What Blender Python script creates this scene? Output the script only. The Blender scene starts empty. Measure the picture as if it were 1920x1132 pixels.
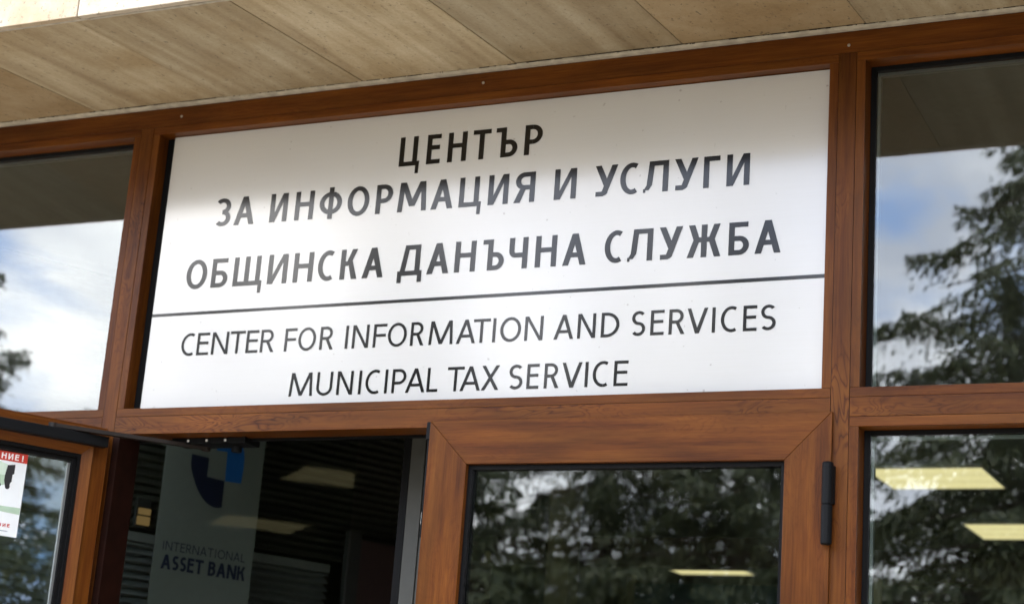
import bpy, bmesh, math, random
import numpy as np
from mathutils import Vector, Matrix
random.seed(7)
rng = np.random.default_rng(11)
scn = bpy.context.scene
COL = scn.collection
rad = math.radians

# ------------------------------------------------------------------ camera
YAW, PITCH, ROLL = 0.45566310654976466, 0.28274439886467684, 0.07205890732826337
fwd = Vector((-math.sin(YAW)*math.cos(PITCH), math.cos(YAW)*math.cos(PITCH), math.sin(PITCH)))
rgt = Vector((math.cos(YAW), math.sin(YAW), 0))
upv = rgt.cross(fwd)
r2 = rgt*math.cos(ROLL) + upv*math.sin(ROLL)
u2 = upv*math.cos(ROLL) - rgt*math.sin(ROLL)
camd = bpy.data.cameras.new('camera')
cam = bpy.data.objects.new('camera', camd)
COL.objects.link(cam)
m = Matrix((r2, u2, -fwd)).transposed().to_4x4()
m.translation = Vector((1.16608462, -3.86531074, 1.53618447))
cam.matrix_world = m
camd.sensor_width = 36.0
camd.lens = 3466.3956/1920*36.0
camd.shift_x = (960-1000.36)/1920
camd.shift_y = (489.2-566)/1920
camd.clip_end = 3000
camd.dof.use_dof = True
camd.dof.focus_distance = 4.15
camd.dof.aperture_fstop = 4.6
scn.camera = cam

# ------------------------------------------------------------------ light
SUN_EL, SUN_DIR_AZ = 58.0, (-0.80, -0.60)          # the sun stands high to the front left
sun_v = Vector((SUN_DIR_AZ[0]*math.cos(rad(SUN_EL)), SUN_DIR_AZ[1]*math.cos(rad(SUN_EL)), math.sin(rad(SUN_EL))))
sl = bpy.data.lights.new('sun', 'SUN')
sl.energy = 4.5
sl.angle = rad(0.5)
sl.color = (1.0, 0.95, 0.87)
so = bpy.data.objects.new('sun', sl)
COL.objects.link(so)
so.rotation_euler = sun_v.to_track_quat('Z', 'Y').to_euler()
so.location = sun_v*60

w = bpy.data.worlds.new('World')
scn.world = w
w.use_nodes = True
nt = w.node_tree
for n in list(nt.nodes): nt.nodes.remove(n)
N = nt.nodes.new
L = nt.links.new
out = N('ShaderNodeOutputWorld')
sky = N('ShaderNodeTexSky')
sky.sky_type = 'NISHITA'
sky.sun_disc = False
sky.sun_elevation = rad(SUN_EL)
sky.sun_rotation = math.atan2(SUN_DIR_AZ[0], SUN_DIR_AZ[1])
bg1 = N('ShaderNodeBackground'); bg1.inputs[1].default_value = 0.15
L(sky.outputs[0], bg1.inputs[0])
tc = N('ShaderNodeTexCoord')
mp = N('ShaderNodeMapping'); mp.inputs['Scale'].default_value = (1.0, 1.0, 1.9)
mp.inputs['Location'].default_value = (4.1, 2.2, 0.6)
L(tc.outputs['Generated'], mp.inputs[0])
nz = N('ShaderNodeTexNoise'); nz.inputs['Scale'].default_value = 3.4; nz.inputs['Detail'].default_value = 9; nz.inputs['Roughness'].default_value = 0.58
nz.inputs['Distortion'].default_value = 0.35
L(mp.outputs[0], nz.inputs[0])
cr = N('ShaderNodeValToRGB')
cr.color_ramp.elements[0].position = 0.38; cr.color_ramp.elements[0].color = (0.0, 0.0, 0.0, 1)
cr.color_ramp.elements[1].position = 0.50; cr.color_ramp.elements[1].color = (1, 1, 1, 1)
L(nz.outputs['Fac'], cr.inputs[0])
nz2 = N('ShaderNodeTexNoise'); nz2.inputs['Scale'].default_value = 5.0; nz2.inputs['Detail'].default_value = 7; nz2.inputs['Roughness'].default_value = 0.5
L(mp.outputs[0], nz2.inputs[0])
cr2 = N('ShaderNodeValToRGB')
cr2.color_ramp.elements[0].position = 0.37; cr2.color_ramp.elements[0].color = (0.43, 0.46, 0.54, 1)
cr2.color_ramp.elements[1].position = 0.64; cr2.color_ramp.elements[1].color = (1.0, 0.99, 0.98, 1)
L(nz2.outputs['Fac'], cr2.inputs[0])
bg2 = N('ShaderNodeBackground'); bg2.inputs[1].default_value = 6.3
thin = N('ShaderNodeMix'); thin.data_type = 'RGBA'
thin.inputs['A'].default_value = (0.22, 0.38, 0.72, 1)          # clear air with thin high haze
L(cr.outputs[0], thin.inputs['Factor']); L(cr2.outputs[0], thin.inputs['B'])
L(thin.outputs['Result'], bg2.inputs[0])
cov = N('ShaderNodeMapRange'); cov.inputs['To Min'].default_value = 0.78; cov.inputs['To Max'].default_value = 1.0
L(cr.outputs[0], cov.inputs['Value'])
mx = N('ShaderNodeMixShader')
L(cov.outputs[0], mx.inputs[0]); L(bg1.outputs[0], mx.inputs[1]); L(bg2.outputs[0], mx.inputs[2])
L(mx.outputs[0], out.inputs[0])

vs = scn.view_settings
scn.display_settings.display_device = 'sRGB'
vs.view_transform = 'Standard'; vs.look = 'None'; vs.gamma = 1.0; vs.use_curve_mapping = False
vs.exposure = 0.2
cy = scn.cycles
cy.use_denoising = True
cy.max_bounces = 12; cy.diffuse_bounces = 5; cy.glossy_bounces = 6; cy.transparent_max_bounces = 24; cy.transmission_bounces = 6
cy.sample_clamp_indirect = 8.0

# ------------------------------------------------------------------ helpers
def tag(o, label=None, cat=None, group=None, kind=None):
    if label: o['label'] = label
    if cat: o['category'] = cat
    if group: o['group'] = group
    if kind: o['kind'] = kind
    return o

def empty(name, loc, label, cat, group=None, rz=0.0):
    o = bpy.data.objects.new(name, None)
    COL.objects.link(o)
    o.location = loc; o.rotation_euler = (0, 0, rz)
    o.empty_display_size = 0.1
    return tag(o, label, cat, group)

class MB:
    """collects faces, then links them as one mesh object"""
    def __init__(s): s.v = []; s.f = []; s.mi = []
    def face(s, pts, mi=0):
        b = len(s.v); s.v += [tuple(p) for p in pts]; s.f.append(tuple(range(b, b+len(pts)))); s.mi.append(mi)
    def box(s, x0, x1, y0, y1, z0, z1, mi=0):
        s.hexa([(x0,y0,z0),(x1,y0,z0),(x1,y1,z0),(x0,y1,z0),(x0,y0,z1),(x1,y0,z1),(x1,y1,z1),(x0,y1,z1)], mi)
    def hexa(s, p, mi=0):
        b = len(s.v); s.v += [tuple(q) for q in p]
        for f in ((0,3,2,1),(4,5,6,7),(0,1,5,4),(1,2,6,5),(2,3,7,6),(3,0,4,7)):
            s.f.append(tuple(b+i for i in f)); s.mi.append(mi)
    def prism(s, poly, y0, y1, mi=0):
        """poly of (x, z), extruded along y"""
        n = len(poly); b = len(s.v)
        s.v += [(x, y0, z) for x, z in poly] + [(x, y1, z) for x, z in poly]
        s.f.append(tuple(b+i for i in range(n))); s.mi.append(mi)
        s.f.append(tuple(b+n+i for i in reversed(range(n)))); s.mi.append(mi)
        for i in range(n):
            j = (i+1) % n
            s.f.append((b+i, b+n+i, b+n+j, b+j)); s.mi.append(mi)
    def tube(s, a, bb, r, n=14, mi=0, r2=None):
        a = Vector(a); bb = Vector(bb); d = (bb-a).normalized()
        t = d.orthogonal().normalized(); u = d.cross(t); r2 = r if r2 is None else r2
        b = len(s.v)
        for c, rr in ((a, r), (bb, r2)):
            for i in range(n):
                an = 2*math.pi*i/n
                s.v.append(tuple(c+(t*math.cos(an)+u*math.sin(an))*rr))
        for i in range(n):
            j = (i+1) % n
            s.f.append((b+i, b+j, b+n+j, b+n+i)); s.mi.append(mi)
        s.f.append(tuple(b+i for i in reversed(range(n)))); s.mi.append(mi)
        s.f.append(tuple(b+n+i for i in range(n))); s.mi.append(mi)
    def build(s, name, mat, parent=None, bevel=0.0, seg=2, fix=True, smooth=False, loc=None):
        me = bpy.data.meshes.new(name)
        me.from_pydata(s.v, [], s.f)
        mats = mat if isinstance(mat, (list, tuple)) else [mat]
        for mm in mats: me.materials.append(mm)
        me.polygons.foreach_set('material_index', s.mi)
        if smooth: me.polygons.foreach_set('use_smooth', [True]*len(s.f))
        if fix:
            bm = bmesh.new(); bm.from_mesh(me)
            bmesh.ops.recalc_face_normals(bm, faces=bm.faces)
            if bevel > 0:
                ed = [e for e in bm.edges if len(e.link_faces) == 2 and e.calc_face_angle(0) > 0.6]
                bmesh.ops.bevel(bm, geom=ed, offset=bevel, segments=seg, affect='EDGES', profile=0.6)
            bm.to_mesh(me); bm.free()
        me.update()
        o = bpy.data.objects.new(name, me)
        COL.objects.link(o)
        if parent is not None: o.parent = parent
        if loc is not None: o.location = loc
        return o

# ------------------------------------------------------------------ materials
def newmat(name):
    mt = bpy.data.materials.new(name); mt.use_nodes = True
    t = mt.node_tree
    for n in list(t.nodes): t.nodes.remove(n)
    o = t.nodes.new('ShaderNodeOutputMaterial')
    return mt, t, o

def plain(name, col, rough=0.5, metal=0.0, ior=1.5, var=0.06, scale=40.0, bump=0.0, spec=0.5):
    mt, t, o = newmat(name)
    p = t.nodes.new('ShaderNodeBsdfPrincipled')
    p.inputs['Roughness'].default_value = rough; p.inputs['Metallic'].default_value = metal; p.inputs['Specular IOR Level'].default_value = spec; p.inputs['IOR'].default_value = ior
    c = t.nodes.new('ShaderNodeTexCoord')
    nz = t.nodes.new('ShaderNodeTexNoise'); nz.inputs['Scale'].default_value = scale; nz.inputs['Detail'].default_value = 5
    t.links.new(c.outputs['Object'], nz.inputs[0])
    rp = t.nodes.new('ShaderNodeValToRGB')
    a = [max(0, x*(1-var)) for x in col]; b = [min(1, x*(1+var)) for x in col]
    rp.color_ramp.elements[0].position = 0.3; rp.color_ramp.elements[0].color = (*a, 1)
    rp.color_ramp.elements[1].position = 0.7; rp.color_ramp.elements[1].color = (*b, 1)
    t.links.new(nz.outputs['Fac'], rp.inputs[0]); t.links.new(rp.outputs[0], p.inputs['Base Color'])
    if bump:
        bp = t.nodes.new('ShaderNodeBump'); bp.inputs['Strength'].default_value = bump; bp.inputs['Distance'].default_value = 0.002
        t.links.new(nz.outputs['Fac'], bp.inputs['Height']); t.links.new(bp.outputs[0], p.inputs['Normal'])
    t.links.new(p.outputs[0], o.inputs[0])
    return mt

def emit(name, col, strength):
    mt, t, o = newmat(name)
    e = t.nodes.new('ShaderNodeEmission'); e.inputs[0].default_value = (*col, 1); e.inputs[1].default_value = strength
    t.links.new(e.outputs[0], o.inputs[0])
    return mt

def wood(name, axis, figure=0.5, dark=0.0):
    """laminated wood foil: fine streaks along the axis plus broad cathedral figure"""
    mt, t, o = newmat(name)
    nd = t.nodes.new; lk = t.links.new
    p = nd('ShaderNodeBsdfPrincipled'); p.inputs['Roughness'].default_value = 0.38; p.inputs['IOR'].default_value = 1.45; p.inputs['Specular IOR Level'].default_value = 0.22
    c = nd('ShaderNodeTexCoord'); oi = nd('ShaderNodeObjectInfo')
    off = nd('ShaderNodeVectorMath'); off.operation = 'SCALE'
    off.inputs[0].default_value = (7.3, 3.1, 5.7); lk(oi.outputs['Random'], off.inputs['Scale'])
    add = nd('ShaderNodeVectorMath'); add.operation = 'ADD'
    lk(c.outputs['Object'], add.inputs[0]); lk(off.outputs[0], add.inputs[1])
    def mapped(along, across):
        mp = nd('ShaderNodeMapping')
        mp.inputs['Scale'].default_value = (along, across, across) if axis == 'X' else (across, across, along)
        lk(add.outputs[0], mp.inputs[0]); return mp
    fine = nd('ShaderNodeTexNoise'); fine.inputs['Scale'].default_value = 1; fine.inputs['Detail'].default_value = 6; fine.inputs['Roughness'].default_value = 0.65
    lk(mapped(9, 230).outputs[0], fine.inputs[0])
    med = nd('ShaderNodeTexNoise'); med.inputs['Scale'].default_value = 1; med.inputs['Detail'].default_value = 4
    lk(mapped(1.8, 38).outputs[0], med.inputs[0])
    fig = nd('ShaderNodeTexNoise'); fig.inputs['Scale'].default_value = 1; fig.inputs['Detail'].default_value = 2.5; fig.inputs['Roughness'].default_value = 0.45; fig.inputs['Distortion'].default_value = 1.1
    lk(mapped(5.5, 22).outputs[0], fig.inputs[0])
    mul = nd('ShaderNodeMath'); mul.operation = 'MULTIPLY'; mul.inputs[1].default_value = 38; lk(fig.outputs['Fac'], mul.inputs[0])
    sn = nd('ShaderNodeMath'); sn.operation = 'SINE'; lk(mul.outputs[0], sn.inputs[0])
    ab = nd('ShaderNodeMath'); ab.operation = 'ABSOLUTE'; lk(sn.outputs[0], ab.inputs[0])
    pw = nd('ShaderNodeMath'); pw.operation = 'POWER'; pw.inputs[1].default_value = 0.45; lk(ab.outputs[0], pw.inputs[0])
    # patches where the figure shows
    pt = nd('ShaderNodeTexNoise'); pt.inputs['Scale'].default_value = 1; pt.inputs['Detail'].default_value = 2
    lk(mapped(2.6, 9).outputs[0], pt.inputs[0])
    prm = nd('ShaderNodeMapRange'); prm.inputs['From Min'].default_value = 0.42; prm.inputs['From Max'].default_value = 0.62
    prm.inputs['To Min'].default_value = 0.0; prm.inputs['To Max'].default_value = figure
    lk(pt.outputs['Fac'], prm.inputs['Value'])
    base = nd('ShaderNodeMix'); base.data_type = 'FLOAT'; base.inputs['Factor'].default_value = 0.45
    lk(med.outputs['Fac'], base.inputs['A']); lk(fine.outputs['Fac'], base.inputs['B'])
    mixf = nd('ShaderNodeMix'); mixf.data_type = 'FLOAT'
    sub = nd('ShaderNodeMath'); sub.operation = 'MULTIPLY'; sub.inputs[1].default_value = 0.72; lk(pw.outputs[0], sub.inputs[0])
    lk(prm.outputs[0], mixf.inputs['Factor']); lk(base.outputs['Result'], mixf.inputs['A']); lk(sub.outputs[0], mixf.inputs['B'])
    rp = nd('ShaderNodeValToRGB')
    k = 1.0-dark
    els = [(0.24, (0.037, 0.0082, 0.0013)), (0.42, (0.095, 0.0250, 0.0032)), (0.55, (0.141, 0.0440, 0.0056)), (0.75, (0.192, 0.069, 0.0102))]
    rp.color_ramp.elements[0].position = els[0][0]; rp.color_ramp.elements[0].color = (*[x*k for x in els[0][1]], 1)
    rp.color_ramp.elements[1].position = els[-1][0]; rp.color_ramp.elements[1].color = (*[x*k for x in els[-1][1]], 1)
    for ps, cc in els[1:-1]:
        e = rp.color_ramp.elements.new(ps); e.color = (*[x*k for x in cc], 1)
    lk(mixf.outputs['Result'], rp.inputs[0])
    hs = nd('ShaderNodeHueSaturation')
    vr = nd('ShaderNodeMapRange'); vr.inputs['To Min'].default_value = 0.86; vr.inputs['To Max'].default_value = 1.1
    lk(oi.outputs['Random'], vr.inputs['Value']); lk(vr.outputs[0], hs.inputs['Value'])
    bt = nd('ShaderNodeTexNoise'); bt.inputs['Scale'].default_value = 1; bt.inputs['Detail'].default_value = 4; bt.inputs['Roughness'].default_value = 0.6
    lk(mapped(3.2, 16).outputs[0], bt.inputs[0])
    btr = nd('ShaderNodeMapRange'); btr.inputs['From Min'].default_value = 0.3; btr.inputs['From Max'].default_value = 0.7; btr.inputs['To Min'].default_value = 0.62; btr.inputs['To Max'].default_value = 1.16
    lk(bt.outputs['Fac'], btr.inputs['Value'])
    hs2 = nd('ShaderNodeHueSaturation'); lk(btr.outputs[0], hs2.inputs['Value']); lk(rp.outputs[0], hs2.inputs['Color'])
    lk(hs2.outputs[0], hs.inputs['Color']); lk(hs.outputs[0], p.inputs['Base Color'])
    bp = nd('ShaderNodeBump'); bp.inputs['Strength'].default_value = 0.25; bp.inputs['Distance'].default_value = 0.0006
    lk(mixf.outputs['Result'], bp.inputs['Height']); lk(bp.outputs[0], p.inputs['Normal'])
    lk(p.outputs[0], o.inputs[0])
    return mt

def glass(name, mult, tint=(0.86, 0.90, 0.88)):
    mt, t, o = newmat(name)
    tr = t.nodes.new('ShaderNodeBsdfTransparent'); tr.inputs[0].default_value = (*tint, 1)
    gl = t.nodes.new('ShaderNodeBsdfGlossy'); gl.inputs['Roughness'].default_value = 0.0; gl.inputs[0].default_value = (0.97, 0.98, 1.0, 1)
    fr = t.nodes.new('ShaderNodeFresnel'); fr.inputs['IOR'].default_value = 1.5
    # fresnel for the outer side of a pane from either side
    ge = t.nodes.new('ShaderNodeNewGeometry')
    mi = t.nodes.new('ShaderNodeMath'); mi.operation = 'MULTIPLY_ADD'; mi.inputs[1].default_value = 1/1.5-1.5; mi.inputs[2].default_value = 1.5
    t.links.new(ge.outputs['Backfacing'], mi.inputs[0]); t.links.new(mi.outputs[0], fr.inputs['IOR'])
    iv = t.nodes.new('ShaderNodeMath'); iv.operation = 'MULTIPLY'; iv.inputs[1].default_value = mult; iv.use_clamp = True
    t.links.new(fr.outputs[0], iv.inputs[0])
    wc = t.nodes.new('ShaderNodeTexCoord'); wn = t.nodes.new('ShaderNodeTexNoise'); wn.inputs['Scale'].default_value = 2.6; wn.inputs['Detail'].default_value = 1.5
    t.links.new(wc.outputs['Object'], wn.inputs[0])
    wb = t.nodes.new('ShaderNodeBump'); wb.inputs['Strength'].default_value = 1.0; wb.inputs['Distance'].default_value = 0.0004
    t.links.new(wn.outputs['Fac'], wb.inputs['Height']); t.links.new(wb.outputs[0], gl.inputs['Normal'])
    mx = t.nodes.new('ShaderNodeMixShader')
    t.links.new(iv.outputs[0], mx.inputs[0]); t.links.new(tr.outputs[0], mx.inputs[1]); t.links.new(gl.outputs[0], mx.inputs[2])
    t.links.new(mx.outputs[0], o.inputs[0])
    return mt

def stone(name, cols, veins=1.0, speck=1.0, mottled=False):
    """travertine-like slabs, veins run along Y; tone differs slab to slab"""
    mt, t, o = newmat(name)
    nd = t.nodes.new; lk = t.links.new
    p = nd('ShaderNodeBsdfPrincipled'); p.inputs['Roughness'].default_value = 0.75
    c = nd('ShaderNodeTexCoord'); ge = nd('ShaderNodeNewGeometry')
    off = nd('ShaderNodeVectorMath'); off.operation = 'SCALE'; off.inputs[0].default_value = (13, 29, 7); lk(ge.outputs['Random Per Island'], off.inputs['Scale'])
    add = nd('ShaderNodeVectorMath'); add.operation = 'ADD'; lk(c.outputs['Object'], add.inputs[0]); lk(off.outputs[0], add.inputs[1])
    def ns(sc, det, rough=0.55, dist=0.0, vec=add):
        mp = nd('ShaderNodeMapping'); mp.inputs['Scale'].default_value = sc; lk(vec.outputs[0], mp.inputs[0])
        n = nd('ShaderNodeTexNoise'); n.inputs['Scale'].default_value = 1; n.inputs['Detail'].default_value = det; n.inputs['Roughness'].default_value = rough; n.inputs['Distortion'].default_value = dist
        lk(mp.outputs[0], n.inputs[0]); return n
    vein = ns((20, 1.0, 6), 4.5, 0.5, 0.3)
    grain = ns((140, 90, 140), 4, 0.7)
    mott = ns((16, 13, 16), 8, 0.7)
    big = ns((5, 2.2, 4), 3)
    fl = nd('ShaderNodeMapRange'); fl.inputs['From Min'].default_value = 0.78; fl.inputs['From Max'].default_value = 0.86; fl.inputs['To Min'].default_value = veins; fl.inputs['To Max'].default_value = 0.12
    lk(ge.outputs['Random Per Island'], fl.inputs['Value'])
    if mottled: fl.inputs['To Min'].default_value = 0.08; fl.inputs['To Max'].default_value = 0.08
    else: fl.inputs['To Max'].default_value = veins
    mixv = nd('ShaderNodeMix'); mixv.data_type = 'FLOAT'; lk(fl.outputs[0], mixv.inputs['Factor']); lk(mott.outputs['Fac'], mixv.inputs['A']); lk(vein.outputs['Fac'], mixv.inputs['B'])
    mix2 = nd('ShaderNodeMix'); mix2.data_type = 'FLOAT'; mix2.inputs['Factor'].default_value = 0.3; lk(mixv.outputs['Result'], mix2.inputs['A']); lk(big.outputs['Fac'], mix2.inputs['B'])
    rp = nd('ShaderNodeValToRGB')
    rp.color_ramp.elements[0].position = 0.30; rp.color_ramp.elements[0].color = (*cols[0], 1)
    rp.color_ramp.elements[1].position = 0.70; rp.color_ramp.elements[1].color = (*cols[2], 1)
    e = rp.color_ramp.elements.new(0.5); e.color = (*cols[1], 1)
    mix3 = nd('ShaderNodeMix'); mix3.data_type = 'FLOAT'; mix3.inputs['Factor'].default_value = 0.22; lk(mix2.outputs['Result'], mix3.inputs['A']); lk(grain.outputs['Fac'], mix3.inputs['B'])
    lk(mix3.outputs['Result'], rp.inputs[0])
    # pits and stains
    sp = ns((85, 42, 85), 5, 0.72)
    spr = nd('ShaderNodeMapRange'); spr.inputs['From Min'].default_value = 0.585; spr.inputs['From Max'].default_value = 0.68; spr.inputs['To Max'].default_value = 0.62*speck; lk(sp.outputs['Fac'], spr.inputs['Value'])
    stn = ns((3.0, 3.0, 3.0), 5, 0.6)
    str_ = nd('ShaderNodeMapRange'); str_.inputs['From Min'].default_value = 0.45; str_.inputs['From Max'].default_value = 0.68; str_.inputs['To Max'].default_value = 0.75; lk(stn.outputs['Fac'], str_.inputs['Value'])
    m1 = nd('ShaderNodeMix'); m1.data_type = 'RGBA'; m1.blend_type = 'MULTIPLY'; lk(str_.outputs[0], m1.inputs['Factor']); lk(rp.outputs[0], m1.inputs['A']); m1.inputs['B'].default_value = (0.72, 0.62, 0.46, 1)
    m2 = nd('ShaderNodeMix'); m2.data_type = 'RGBA'; lk(spr.outputs[0], m2.inputs['Factor']); lk(m1.outputs['Result'], m2.inputs['A']); m2.inputs['B'].default_value = (0.07, 0.055, 0.035, 1)
    hs = nd('ShaderNodeHueSaturation'); vr = nd('ShaderNodeMapRange'); vr.inputs['To Min'].default_value = 0.74; vr.inputs['To Max'].default_value = 1.1
    lk(ge.outputs['Random Per Island'], vr.inputs['Value']); lk(vr.outputs[0], hs.inputs['Value']); lk(m2.outputs['Result'], hs.inputs['Color'])
    lk(hs.outputs[0], p.inputs['Base Color'])
    bp = nd('ShaderNodeBump'); bp.inputs['Strength'].default_value = 0.4; bp.inputs['Distance'].default_value = 0.002
    lk(mix2.outputs['Result'], bp.inputs['Height']); lk(bp.outputs[0], p.inputs['Normal'])
    lk(p.outputs[0], o.inputs[0])
    return mt

def leafy(name, c0, c1):
    mt, t, o = newmat(name)
    p = t.nodes.new('ShaderNodeBsdfPrincipled'); p.inputs['Roughness'].default_value = 0.6
    g = t.nodes.new('ShaderNodeNewGeometry')
    rp = t.nodes.new('ShaderNodeValToRGB')
    rp.color_ramp.elements[0].color = (*c0, 1); rp.color_ramp.elements[1].color = (*c1, 1)
    t.links.new(g.outputs['Random Per Island'], rp.inputs[0]); t.links.new(rp.outputs[0], p.inputs['Base Color'])
    t.links.new(p.outputs[0], o.inputs[0])
    return mt

def sign_mat():
    mt, t, o = newmat('satin_sign_face')
    nd = t.nodes.new; lk = t.links.new
    p = nd('ShaderNodeBsdfPrincipled'); p.inputs['Roughness'].default_value = 0.155; p.inputs['IOR'].default_value = 1.98
    c = nd('ShaderNodeTexCoord'); mp = nd('ShaderNodeMapping'); mp.inputs['Scale'].default_value = (6, 6, 420); lk(c.outputs['Object'], mp.inputs[0])
    n = nd('ShaderNodeTexNoise'); n.inputs['Scale'].default_value = 1; n.inputs['Detail'].default_value = 4; lk(mp.outputs[0], n.inputs[0])
    mp2 = nd('ShaderNodeMapping'); mp2.inputs['Scale'].default_value = (2.2, 2, 3.5); lk(c.outputs['Object'], mp2.inputs[0])
    n2 = nd('ShaderNodeTexNoise'); n2.inputs['Scale'].default_value = 1; n2.inputs['Detail'].default_value = 6; lk(mp2.outputs[0], n2.inputs[0])
    ad = nd('ShaderNodeMix'); ad.data_type = 'FLOAT'; ad.inputs['Factor'].default_value = 0.5; lk(n.outputs['Fac'], ad.inputs['A']); lk(n2.outputs['Fac'], ad.inputs['B'])
    rp = nd('ShaderNodeValToRGB')
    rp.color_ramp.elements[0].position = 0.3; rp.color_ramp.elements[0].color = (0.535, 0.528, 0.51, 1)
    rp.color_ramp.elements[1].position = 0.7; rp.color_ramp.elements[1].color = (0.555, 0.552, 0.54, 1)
    lk(ad.outputs['Result'], rp.inputs[0])
    # a few dust specks
    n3 = nd('ShaderNodeTexNoise'); n3.inputs['Scale'].default_value = 75; n3.inputs['Detail'].default_value = 1; lk(c.outputs['Object'], n3.inputs[0])
    mr = nd('ShaderNodeMapRange'); mr.inputs['From Min'].default_value = 0.765; mr.inputs['From Max'].default_value = 0.81; mr.inputs['To Max'].default_value = 0.5; lk(n3.outputs['Fac'], mr.inputs['Value'])
    m2 = nd('ShaderNodeMix'); m2.data_type = 'RGBA'; lk(mr.outputs[0], m2.inputs['Factor']); lk(rp.outputs[0], m2.inputs['A']); m2.inputs['B'].default_value = (0.25, 0.22, 0.2, 1)
    lk(m2.outputs['Result'], p.inputs['Base Color'])
    lk(p.outputs[0], o.inputs[0])
    return mt

WX = wood('wood_foil_horizontal', 'X', 0.14)
WZ = wood('wood_foil_vertical', 'Z', 0.14)
WXF = wood('wood_foil_horizontal_figured', 'X', 0.62, 0.10)
WZF = wood('wood_foil_vertical_figured', 'Z', 0.62, 0.10)
GASKET = plain('black_rubber', (0.005, 0.005, 0.0055), 0.55, spec=0.12)
BLACKM = plain('black_hardware', (0.006, 0.0065, 0.0075), 0.5, bump=0.1, scale=300, spec=0.12)
GLASS = glass('window_glass', 2.0)
PGLASS = glass('vestibule_glass', 0.36)
STEEL = plain('brushed_steel', (0.55, 0.55, 0.53), 0.3, metal=0.9)
SPACER = plain('glazing_spacer', (0.16, 0.17, 0.17), 0.4, metal=0.3)
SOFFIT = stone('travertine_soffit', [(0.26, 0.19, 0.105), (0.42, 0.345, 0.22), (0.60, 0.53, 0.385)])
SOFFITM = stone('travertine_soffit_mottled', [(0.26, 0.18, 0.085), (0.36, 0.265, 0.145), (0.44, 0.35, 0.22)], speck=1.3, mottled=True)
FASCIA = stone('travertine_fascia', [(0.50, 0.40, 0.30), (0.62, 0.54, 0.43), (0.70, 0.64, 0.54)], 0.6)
MORTAR = plain('dark_mortar', (0.035, 0.028, 0.02), 0.9)
PLASTER = plain('plaster_trim', (0.40, 0.365, 0.295), 0.8, var=0.25, scale=30, bump=0.3)
CONC = plain('render_wall', (0.45, 0.41, 0.35), 0.85, var=0.1, scale=12)
SIGN = sign_mat()
VINYL = plain('black_vinyl', (0.0035, 0.0035, 0.004), 0.115, ior=1.48, var=0.0)

# ------------------------------------------------------------------ ground and room (setting)
gm = plain('paving', (0.27, 0.23, 0.18), 0.85, var=0.15, scale=3)
b = MB(); b.face([(-400, -400, 0), (400, -400, 0), (400, 400, 0), (-400, 400, 0)])
tag(b.build('ground', gm), kind='structure')
grass = plain('lawn', (0.06, 0.09, 0.025), 0.9, var=0.35, scale=6)
b = MB(); b.face([(-60, -60, 0.004), (60, -60, 0.004), (60, -11, 0.004), (-60, -11, 0.004)])
tag(b.build('lawn', grass), kind='structure')

ZC = 3.26                                                   # height of the hall ceiling
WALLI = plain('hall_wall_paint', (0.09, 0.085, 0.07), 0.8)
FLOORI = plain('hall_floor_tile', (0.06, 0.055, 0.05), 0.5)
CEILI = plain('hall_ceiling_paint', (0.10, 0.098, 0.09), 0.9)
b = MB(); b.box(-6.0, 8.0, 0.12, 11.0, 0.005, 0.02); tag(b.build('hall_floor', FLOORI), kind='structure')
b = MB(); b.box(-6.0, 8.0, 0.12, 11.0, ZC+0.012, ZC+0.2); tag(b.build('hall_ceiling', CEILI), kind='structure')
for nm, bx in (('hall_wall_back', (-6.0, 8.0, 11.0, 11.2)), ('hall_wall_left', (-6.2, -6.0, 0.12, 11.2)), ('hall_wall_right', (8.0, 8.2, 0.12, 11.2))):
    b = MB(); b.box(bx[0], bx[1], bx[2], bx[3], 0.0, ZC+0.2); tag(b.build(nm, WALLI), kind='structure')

# ------------------------------------------------------------------ canopy
XC0, XC1 = -7.0, 7.0
ZW, ZE, YE = 3.306, 3.2638, -0.656                          # soffit height at the wall and at the edge
def zsof(y): return ZW + 0.0642*y
canopy = empty('stone_canopy', (0, 0, ZW), 'pale travertine entrance canopy with a veined slab soffit above the wooden glazing', 'canopy')
def ch(o, par):                                             # parent keeping world coordinates
    o.parent = par; o.matrix_parent_inverse = par.matrix_world.inverted() if par.type != 'EMPTY' else Matrix.Translation(-Vector(par.location)) if par.rotation_euler.z == 0 else (Matrix.Translation(par.location) @ Matrix.Rotation(par.rotation_euler.z, 4, 'Z')).inverted()
    return o
seams = [-6.6, -5.75, -4.9, -4.02, -3.118, -2.556, -2.124, -1.695, -1.255, -0.81, -0.363, 0.0875, 0.52, 0.95, 1.8, 2.7, 3.6, 4.5, 5.4, 6.3, 7.0]
b = MB()
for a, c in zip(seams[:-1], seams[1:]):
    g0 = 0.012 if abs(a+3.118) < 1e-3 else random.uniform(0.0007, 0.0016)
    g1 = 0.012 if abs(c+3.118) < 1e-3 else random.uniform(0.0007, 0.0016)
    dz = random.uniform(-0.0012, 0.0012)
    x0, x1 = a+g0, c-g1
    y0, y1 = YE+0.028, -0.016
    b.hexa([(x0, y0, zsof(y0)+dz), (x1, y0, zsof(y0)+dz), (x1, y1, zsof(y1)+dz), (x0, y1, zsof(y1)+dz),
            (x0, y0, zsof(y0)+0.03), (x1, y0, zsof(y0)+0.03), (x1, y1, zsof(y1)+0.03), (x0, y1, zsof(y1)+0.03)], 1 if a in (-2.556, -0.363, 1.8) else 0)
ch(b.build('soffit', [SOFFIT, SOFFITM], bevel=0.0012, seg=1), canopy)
b = MB()
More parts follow.
